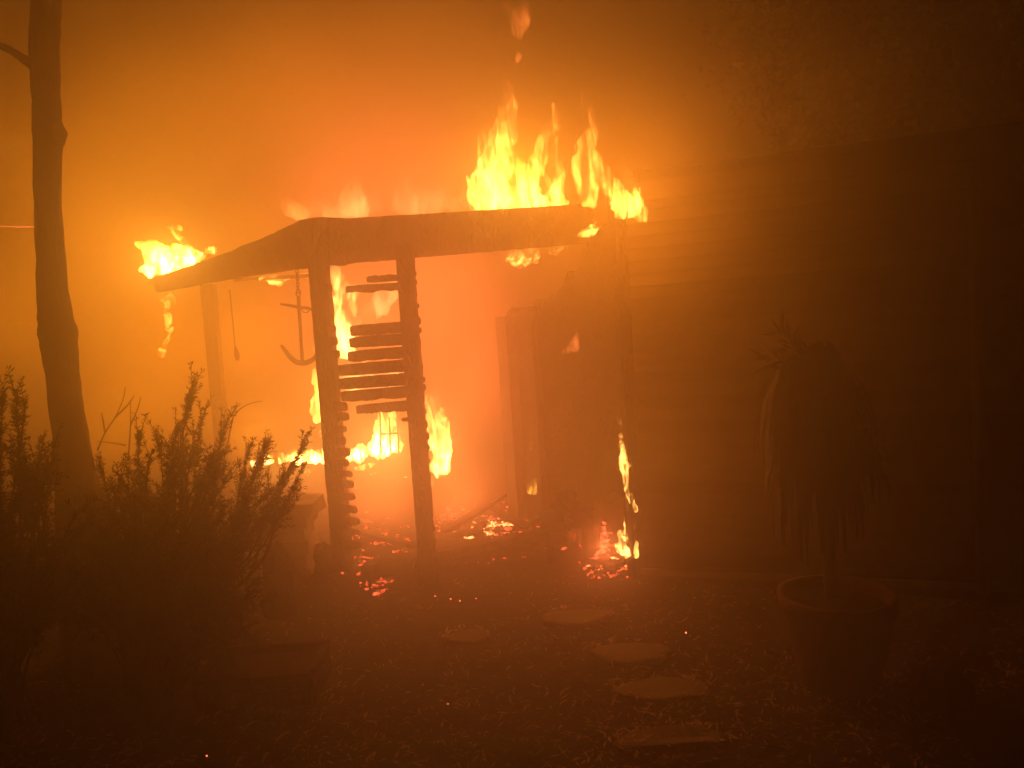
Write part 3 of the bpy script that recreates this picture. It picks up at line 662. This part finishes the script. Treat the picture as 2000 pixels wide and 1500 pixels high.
for i in range(2):
    for (cx, cy_, lx, ly) in ((0, -.16, .52, .03), (0, .16, .52, .03), (-.245, 0, .03, .29), (.245, 0, .03, .29)):
        b = MB(); b.box(pbx + Vector((cx, cy_ + .16, .045 + i * .08)), lx, ly, .074)
        for v in b.v: v += Vector((R.uniform(-.012, .012), R.uniform(-.008, .008), R.uniform(-.009, .009)))
        b.build('plank', M_CHAR, plb)
b = MB(); b.box(pbx + Vector((0, .16, .12)), .44, .27, .02)
b.build('soil', M_GROUND, plb)

# ------------------------------------------------------------------ stepping stones
STN = [((910, 1243), (46, 12), 'small half buried flagstone nearest the notched posts'), ((1125, 1208), (66, 15), 'flagstone farthest along the path towards the house wall'),
       ((1228, 1278), (74, 20), 'round flagstone in the middle of the path'), ((1290, 1352), (92, 22), 'wide flagstone next to the pale loose leaves'),
       ((1310, 1442), (112, 20), 'nearest flagstone, partly under leaves')]
for (c, ex, lab) in STN:
    g = G(*c); sx_ = ex[0] * depth_of(g) / FPX; e2 = G(c[0], c[1] - ex[1]); sy_ = (e2 - g).length * .95
    n = 40; ph = [R.uniform(0, 6) for _ in range(4)]; b = MB(); rs = []
    for (z, kk) in ((-.05, 1.03), (.002, 1.02), (.012, .97), (.015, .90)):
        rs.append([Vector((g.x + sx_ * kk * math.cos(a) * (1 + .05 * math.sin(2 * a + ph[0]) + .06 * math.sin(3 * a + ph[1]) + .035 * math.sin(5 * a + ph[2]) + .02 * math.sin(9 * a + ph[0]) + .012 * math.sin(14 * a)), g.y + sy_ * kk * math.sin(a) * (1 + .08 * math.sin(3 * a + ph[3])), z + gz(g.x, g.y) + .012 + .006 * math.sin(2 * a + ph[1]))) for a in [2 * math.pi * j / n for j in range(n)]])
    b.rings(rs); tag(b.build('stepping_stone', M_STONE, origin=g, smooth=False), lab, 'stepping stone', 'flagstones of the garden path')
def boulder(name, px, py, sx_, sy_, sz, label, mat, seed):
    g = G(px, py); bm = bmesh.new(); bmesh.ops.create_icosphere(bm, subdivisions=4, radius=1)
    for v in bm.verts:
        q = v.co.copy(); f = 1 + .22 * noise.noise(q * 1.3 + Vector((seed, 0, 0))) + .10 * noise.noise(q * 3.1 + Vector((0, seed, 0))) + .04 * noise.noise(q * 8)
        v.co = Vector((q.x * sx_ * f, q.y * sy_ * f, max(q.z, -.35) * sz * f))
    me = bpy.data.meshes.new(name); bm.to_mesh(me); bm.free()
    for p in me.polygons: p.use_smooth = True
    o = link(name, me, mat); o.location = g + Vector((0, sy_ * .6, sz * .3)); return tag(o, label, 'rock')
boulder('boulder', 205, 1325, .26, .2, .2, 'rounded pale boulder at the foot of the bush', M_ROCK, 2.2)
boulder('boulder', 265, 1262, .09, .07, .13, 'narrow upright stone beside the rounded boulder', M_ROCK, 5.1)
boulder('boulder', 1858, 1385, .1, .09, .13, 'small dark rock under the downspout', M_ROCK, 8.4)

# ------------------------------------------------------------------ leaf litter
def leaf_quad(b, c, L_, w, ang, tilt):
    d = Vector((math.cos(ang), math.sin(ang), math.sin(tilt))); s = Vector((-math.sin(ang), math.cos(ang), R.uniform(-.5, .5))); up = Vector((0, 0, 1))
    b.add([c - d * L_ / 2, c + s * w / 2 + up * w * .3, c + d * L_ / 2 + up * abs(math.sin(tilt)) * L_ * .4, c - s * w / 2 + up * w * .15], [(0, 1, 2), (0, 2, 3)])
b = MB()
for k in range(9000):
    px, py = R.uniform(-100, 2100), R.uniform(1120, 1560)
    g = G(px, py); dens = noise.noise(Vector((g.x * 1.4, g.y * 1.4, 7)))
    if dens < R.uniform(-.5, .35): continue
    g.z = gz(g.x, g.y) + R.uniform(.004, .016) + (R.uniform(0, .03) if R.random() < .3 else 0); leaf_quad(b, g, R.uniform(.014, .055), R.uniform(.004, .011), R.uniform(0, 6.3), R.uniform(-.3, .5))
for (c, ex, lab) in STN:                     # leaves blown over the rims of the flagstones
    for k in range(46):
        a_ = R.uniform(0, 6.28); q = R.uniform(.75, 1.15); g = G(c[0] + ex[0] * q * math.cos(a_), c[1] + ex[1] * q * math.sin(a_))
        g.z = gz(g.x, g.y) + R.uniform(.03, .042); leaf_quad(b, g, R.uniform(.02, .06), R.uniform(.006, .014), R.uniform(0, 6.3), R.uniform(-.3, .4))
tag(b.build('leaf_litter', M_LITTER), 'dry leaf litter strewn over the dark soil', 'leaf litter', None, 'stuff')
BL = [(392, 1380, 0.05, 'dry leaf upright beside the upper end of the fallen stick'),
      (395, 1400, 0.07, 'pale dry leaf under the upper planter corner'),
      (427, 1388, 0.055, 'dry leaf lying level just below the planter box'),
      (492, 1410, 0.07, 'long pale leaf just past the fallen stick'),
      (553, 1432, 0.08, 'reddish long leaf slanting in the open mulch'),
      (580, 1450, 0.05, 'small leaf behind the reddish slanting leaf'),
      (1216, 1345, 0.06, 'pale leaf touching the wide flagstone'),
      (1200, 1375, 0.05, 'leaf lying short of the wide flagstone'),
      (1228, 1350, 0.07, 'longest leaf at the tip of the wide flagstone'),
      (1440, 1400, 0.045, 'lone leaf beyond the wide flagstone towards the pot'),
      (1273, 1388, 0.04, 'tiny leaf on the near edge of the wide flagstone'),
      (1098, 1376, 0.035, 'small leaf in the middle of the mulch between stones'),
      (995, 1310, 0.04, 'tiny leaf on open mulch between the posts and the path'),
      (1205, 1365, 0.055, 'curled leaf tucked against the wide flagstone'),
      (1100, 1355, 0.05, 'leaf among the litter before the middle flagstone'),
      (470, 1478, 0.06, 'large leaf at the near edge of the mulch'),
      (520, 1470, 0.06, 'second large leaf at the near edge of the mulch')]
for (px, py, L_, lab) in BL:
    g = G(px, py); g.z = gz(g.x, g.y) + .018; b = MB(); a = R.uniform(.5, 1.4); d = Vector((math.cos(a), math.sin(a), .12)); s = Vector((-math.sin(a), math.cos(a), 0)); pts = []
    for i in range(6):
        t = i / 5; w = L_ * .16 * math.sin(math.pi * (t * .92 + .04)); c = g + d * (t - .5) * L_ + Vector((0, 0, .012 * math.sin(t * 3)))
        pts.append((c - s * w + Vector((0, 0, w * .5)), c, c + s * w + Vector((0, 0, w * .5))))
    b.v = [p for r_ in pts for p in r_]; b.f = [(i * 3 + j, i * 3 + j + 1, i * 3 + j + 4, i * 3 + j + 3) for i in range(5) for j in range(2)]
    tag(b.build('dead_leaf', M_LITTER, origin=g), lab, 'leaf', 'larger dry leaves on the mulch')
b = MB(); b.tube([G(402, 1442, .02), G(450, 1408, .03), G(512, 1368, .05)], [.004, .006, .005], 6)
tag(b.build('fallen_stick', M_TWIG), 'thin straight stick lying on the mulch by the planter', 'stick')

# ------------------------------------------------------------------ tree
tr = [(92, -120, 29), (90, 0, 30), (88, 60, 31), (87, 120, 31), (91, 200, 29), (93, 245, 31), (96, 268, 33), (94, 295, 29), (93, 400, 28), (98, 480, 30), (103, 560, 32), (108, 620, 36), (113, 650, 40), (117, 690, 37), (124, 750, 35), (133, 820, 36), (144, 900, 40), (152, 960, 46), (160, 1010, 54)]
DT = 4.3
pts = [P(x, y, DT) for x, y, w in tr]; rad = [w * .86 * DT / FPX for x, y, w in tr]
pts.append(Vector((pts[-1].x, pts[-1].y, -.1))); rad.append(rad[-1] * 1.25)
tree = empty('tree', Vector((pts[-1].x, pts[-1].y, 0)), 'tall bare tree trunk with a knot standing behind the bush', 'tree')
top3 = pts[0]
pts = [top3 + Vector((-.25, .2, 1.9)), top3 + Vector((-.1, .1, .9))] + pts; rad = [.05, .09] + rad
cr = cat_rom([(*p, r_) for p, r_ in zip(pts, rad)], 3)
b = MB(); b.tube([c[:3] for c in cr], [c[3] for c in cr], 18, .055); b.build('trunk', M_BARK, tree, smooth=True)
b = MB(); b.tube([P(94, 262, DT), P(112, 264, DT - .02), P(124, 268, DT - .03)], [.1, .07, .02], 9, .2); b.build('knot', M_BARK, tree, smooth=True)
for seg, r0 in (([(75, 135), (50, 118), (20, 98), (-30, 72), (-90, 10)], .032), ([(100, -60), (150, -150), (220, -260)], .04), ([(85, -100), (30, -190), (-40, -300)], .04)):
    q = [P(x, y, DT + .02 * i) for i, (x, y) in enumerate(seg)]; c = cat_rom([tuple(p) for p in q], 4)
    b = MB(); b.tube(c, [r0 * (1 - .7 * i / len(c)) for i in range(len(c))], 8, .08); b.build('limb', M_BARK, tree, smooth=True)

# ------------------------------------------------------------------ shrubs
def in_poly(x, y, pl):
    c = False; j = len(pl) - 1
    for i in range(len(pl)):
        if (pl[i][1] > y) != (pl[j][1] > y) and x < (pl[j][0] - pl[i][0]) * (y - pl[i][1]) / (pl[j][1] - pl[i][1]) + pl[i][0]: c = not c
        j = i
    return c
def needles(b, a, c, n, L_, w, spread=.9):
    d = (c - a); dn = d.normalized()
    for i in range(n):
        p = a + d * R.random(); o = Vector((R.gauss(0, 1), R.gauss(0, 1), R.gauss(0, 1))); o = (o - dn * o.dot(dn)).normalized()
        t = (dn * R.uniform(.5, 1) + o * spread).normalized(); s = t.cross(Vector((R.uniform(-1, 1), R.uniform(-1, 1), R.uniform(-1, 1)))).normalized() * w / 2
        l = L_ * R.uniform(.5, 1.2); b.add([p - s * .5, p + t * l * .5 + s, p + t * l, p + t * l * .5 - s], [(0, 1, 2), (0, 2, 3)])
def shrub(name, base_px, poly, n, d0, dd, label, sprigs=(), nl=.026, nw=.0055, twl=.12, tpb=15, npt=22):
    g = G(*base_px); root = empty(name, g, label, 'shrub'); fo = MB(); d0_ = d0
    xs_, ys_ = [p[0] for p in poly], [p[1] for p in poly]; tips = []
    while len(tips) < n:
        x, y = R.uniform(min(xs_), max(xs_)), R.uniform(min(ys_), max(ys_))
        if in_poly(x, y, poly): tips.append(P(x, y, d0_ + R.uniform(-dd, dd)))
    for (sx_, sy_, dz) in sprigs: tips.append(P(sx_, sy_, d0_ + dz))
    br = MB(); nbr = 0
    for i, tp in enumerate(tips):
        spg = i >= n
        b0 = g + Vector((R.gauss(0, .06), R.gauss(0, .06), 0)); b0.z = 0
        mid = b0.lerp(tp, .55) + Vector((R.gauss(0, .05), R.gauss(0, .05), .06 if tp.z > .3 else .14))
        if spg: mid = b0.lerp(tp, .6) + Vector(((tp.x - b0.x) * .12, 0, -.02))
        c = [Vector(q) for q in cat_rom([tuple(b0), tuple(b0.lerp(mid, .5) + Vector((0, 0, .03))), tuple(mid), tuple(mid.lerp(tp, .5) + Vector((R.gauss(0, .02), 0, .02))), tuple(tp)], 4)]
        r0 = R.uniform(.006, .011); rr = [max(r0 * (1 - .85 * k / len(c)), .0018) for k in range(len(c))]
        if i < 40 or spg:
            bb = MB(); bb.tube(c, rr, 5); bb.build('branch', M_TWIG, root)
        else: br.tube(c, rr, 4)
        m_ = len(c); st_ = int(m_ * (.45 if not spg else .55))
        for k in range(tpb + (5 if spg else 0)):
            j = R.randint(st_, m_ - 2); p = c[j].lerp(c[j + 1], R.random()); dr = (c[j + 1] - c[j]).normalized()
            o = Vector((R.gauss(0, 1), R.gauss(0, 1), R.gauss(.3, 1))).normalized(); td = (dr * R.uniform(.6, 1.2) + o * (.7 if not spg else .3)).normalized()
            e = p + td * twl * R.uniform(.4, 1.2); br.tube([p, p.lerp(e, .5) + Vector((0, 0, .006)), e], [.0022, .0018, .001], 3)
            needles(fo, p, e, npt, nl, nw)
        needles(fo, c[-3], c[-1], npt + 6, nl, nw, .5)
    br.build('twigs', M_TWIG, root)
    o = fo.build('foliage', M_LEAF, root); o['kind'] = 'stuff'
    return root
poly = [(120, 1100), (170, 985), (240, 925), (300, 880), (360, 845), (420, 850), (455, 880), (470, 930), (520, 950), (560, 940), (575, 985), (530, 1030), (490, 1075), (460, 1120), (440, 1200), (300, 1240), (160, 1220)]
shrub('juniper_shrub', (300, 1330), poly, 190, 3.6, .35, 'feathery dark shrub in front of the porch with one tall upright sprig',
      [(378, 742, 0), (376, 760, .02), (345, 842, .1), (592, 872, -.1), (570, 905, -.1), (520, 870, 0), (505, 905, 0), (482, 888, .1), (310, 858, .1), (440, 828, .1), (395, 812, 0), (270, 845, .2), (580, 940, -.2), (190, 890, .2)])
poly = [(-160, 1200), (-150, 800), (-20, 775), (40, 800), (70, 860), (110, 900), (120, 960), (170, 1000), (160, 1200), (60, 1280)]
shrub('juniper_shrub', (-10, 1430), poly, 95, 3.15, .3, 'bushy dark shrub in front of the tree trunk at the edge of view', [(30, 775, 0), (5, 780, .1), (85, 855, 0), (50, 785, 0), (105, 880, .1)], nl=.028, nw=.006)
poly = [(60, 1180), (130, 1080), (260, 1060), (420, 1060), (480, 1120), (520, 1200), (500, 1290), (420, 1300), (330, 1210), (250, 1190), (90, 1200)]
shrub('juniper_shrub', (330, 1340), poly, 80, 3.5, .2, 'low spreading shrub hiding the base of the feathery shrub', [], nl=.03, nw=.007, twl=.1)
def added_tree(base, h, crown, n, label):  # tree added behind the house to darken the lit smoke there
    root = empty('tree', base, label, 'tree'); b = MB()
    b.tube([base, base + Vector((.1, 0, h * .3)), base + Vector((0, .1, h * .6)), base + Vector((.1, 0, h * .9))], [.22, .18, .13, .05], 10, .06); b.build('trunk', M_BARK, root, smooth=True)
    fo = MB(); cl = []
    for i in range(60):
        t = R.random(); a = R.uniform(0, 6.28); r_ = crown * (R.random() ** .5) * math.sin(math.pi * (.12 + .8 * t)); c = base + Vector((math.cos(a) * r_, math.sin(a) * r_ * .7, h * (.3 + .75 * t))); cl.append(c)
        if i < 14:
            lb = MB(); lb.tube([base + Vector((0, 0, h * (.25 + .45 * t))), (base + Vector((0, 0, h * .4))).lerp(c, .6), c], [.06, .035, .012], 6); lb.build('limb', M_BARK, root)
    for i in range(n):
        c = R.choice(cl) + Vector((R.gauss(0, .3), R.gauss(0, .3), R.gauss(0, .26))); d = Vector((R.gauss(0, 1), R.gauss(0, 1), R.gauss(-.3, 1))).normalized(); s_ = d.cross(Vector((R.gauss(0, 1), R.gauss(0, 1), R.gauss(0, 1)))).normalized() * R.uniform(.02, .04); l = R.uniform(.08, .15)
        fo.add([c, c + d * l * .5 + s_, c + d * l, c + d * l * .5 - s_], [(0, 1, 2), (0, 2, 3)])
    o = fo.build('crown', M_LEAF, root); o['kind'] = 'stuff'
added_tree(Vector((4.9, 7.9, 0)), 5.9, 2.7, 26000, 'added dark leafy tree dimming the lit smoke behind the house')

# bare weed stalks behind
wd_ = empty('dead_weed', G(215, 1000), 'thin bare weed stalks beside the tree trunk', 'weed')
for seg in ([(190, 880), (205, 845), (225, 815), (240, 780), (245, 755)], [(205, 845), (200, 815), (198, 805)], [(225, 815), (250, 790), (262, 772)], [(250, 900), (253, 860), (255, 820), (254, 782)], [(255, 830), (268, 800), (275, 775)], [(245, 870), (225, 866), (190, 862)], [(262, 925), (290, 900), (330, 895)]):
    q = [P(x, y, 5.0) for x, y in seg]; c = cat_rom([tuple(p) for p in q], 4); b = MB(); b.tube(c, [.006 * (1 - .7 * i / len(c)) for i in range(len(c))], 5); b.build('stalk', M_TWIG, wd_)
for q_, lab in (([(455, 815), (470, 798), (490, 788), (512, 783)], 'single arching bare twig beside the far post'), ([(478, 905), (490, 880), (505, 866), (520, 861)], 'short arching bare twig above the fence rail')):
    b = MB(); c = cat_rom([tuple(P(x, y, 4.4)) for x, y in q_], 4); c = [tuple(P(q_[0][0] - 25, q_[0][1] + 120, 4.3))] + c
    b.tube(c, [.004 * (1 - .6 * i / len(c)) for i in range(len(c))], 5); tag(b.build('bare_twig', M_TWIG, origin=Vector(c[0])), lab, 'twig')

# ------------------------------------------------------------------ potted plant
pg = G(1640, 1335); pp = empty('plant_pot', pg, 'round terracotta pot in front of the siding wall', 'pot')
def lathe(c, prof, n=28):
    b = MB(); b.rings([[Vector((c.x + r_ * math.cos(2 * math.pi * j / n), c.y + r_ * math.sin(2 * math.pi * j / n), z)) for j in range(n)] for r_, z in prof]); return b
lathe(pg, [(.15, 0), (.17, .06), (.205, .22), (.225, .33), (.235, .335), (.24, .40), (.215, .40), (.205, .36), (.19, .345)]).build('body', M_TERRA, pp, smooth=True)
lathe(pg, [(.02, .345), (.195, .352), (.19, .357), (.02, .36)]).build('soil', M_GROUND, pp)
pl = empty('weeping_plant', pg + Vector((0, 0, .35)), 'weeping plant with drooping narrow leaves growing in the terracotta pot', 'plant')
DP = depth_of(pg); tp = [(1628, 1165), (1622, 1110), (1620, 1050), (1618, 960), (1610, 860), (1600, 780), (1585, 720)]
tc_ = cat_rom([tuple(P(x, y, DP)) for x, y in tp], 4); b = MB(); b.tube(tc_, [.032 - .018 * i / len(tc_) for i in range(len(tc_))], 9, .08); b.build('trunk', M_BARK, pl, smooth=True)
fo = MB()
for i in range(560):
    s = Vector(tc_[R.randint(15, len(tc_) - 1)]); a = R.uniform(0, 6.28); rr = R.uniform(.08, .25)
    o = Vector((math.cos(a) * rr, math.sin(a) * rr, 0)); zt = s.z + R.uniform(-.02, .10)
    drop = R.uniform(.12, .42) * (1.15 if math.cos(a) < 0 else .85); c = [tuple(s), tuple(s + o * .45 + Vector((0, 0, zt - s.z + .02))), tuple(s + o * .85 + Vector((0, 0, -.06))), tuple(s + o * 1.02 + Vector((0, 0, -drop * .6))), tuple(s + o * 1.05 + Vector((0, 0, -drop)))]
    c = cat_rom(c, 3); sd_ = Vector((-math.sin(a), math.cos(a), 0)); w = R.uniform(.010, .022); base = len(fo.v); n = len(c)
    for k, q in enumerate(c):
        t = k / (n - 1); ww = w * math.sin(math.pi * min(.95, t * .85 + .12)); fo.v += [Vector(q) - sd_ * ww, Vector(q) + sd_ * ww]
    fo.f += [(base + 2 * k, base + 2 * k + 1, base + 2 * k + 3, base + 2 * k + 2) for k in range(n - 1)]
for (x, y, ang) in ((1525, 648, -2.0), (1495, 700, -2.8), (1560, 690, -1.2)):     # the shoots at the top
    q = P(x, y, DP); s = Vector(tc_[-1]); needles(fo, s.lerp(q, .4), q, 24, .10, .016, .7)
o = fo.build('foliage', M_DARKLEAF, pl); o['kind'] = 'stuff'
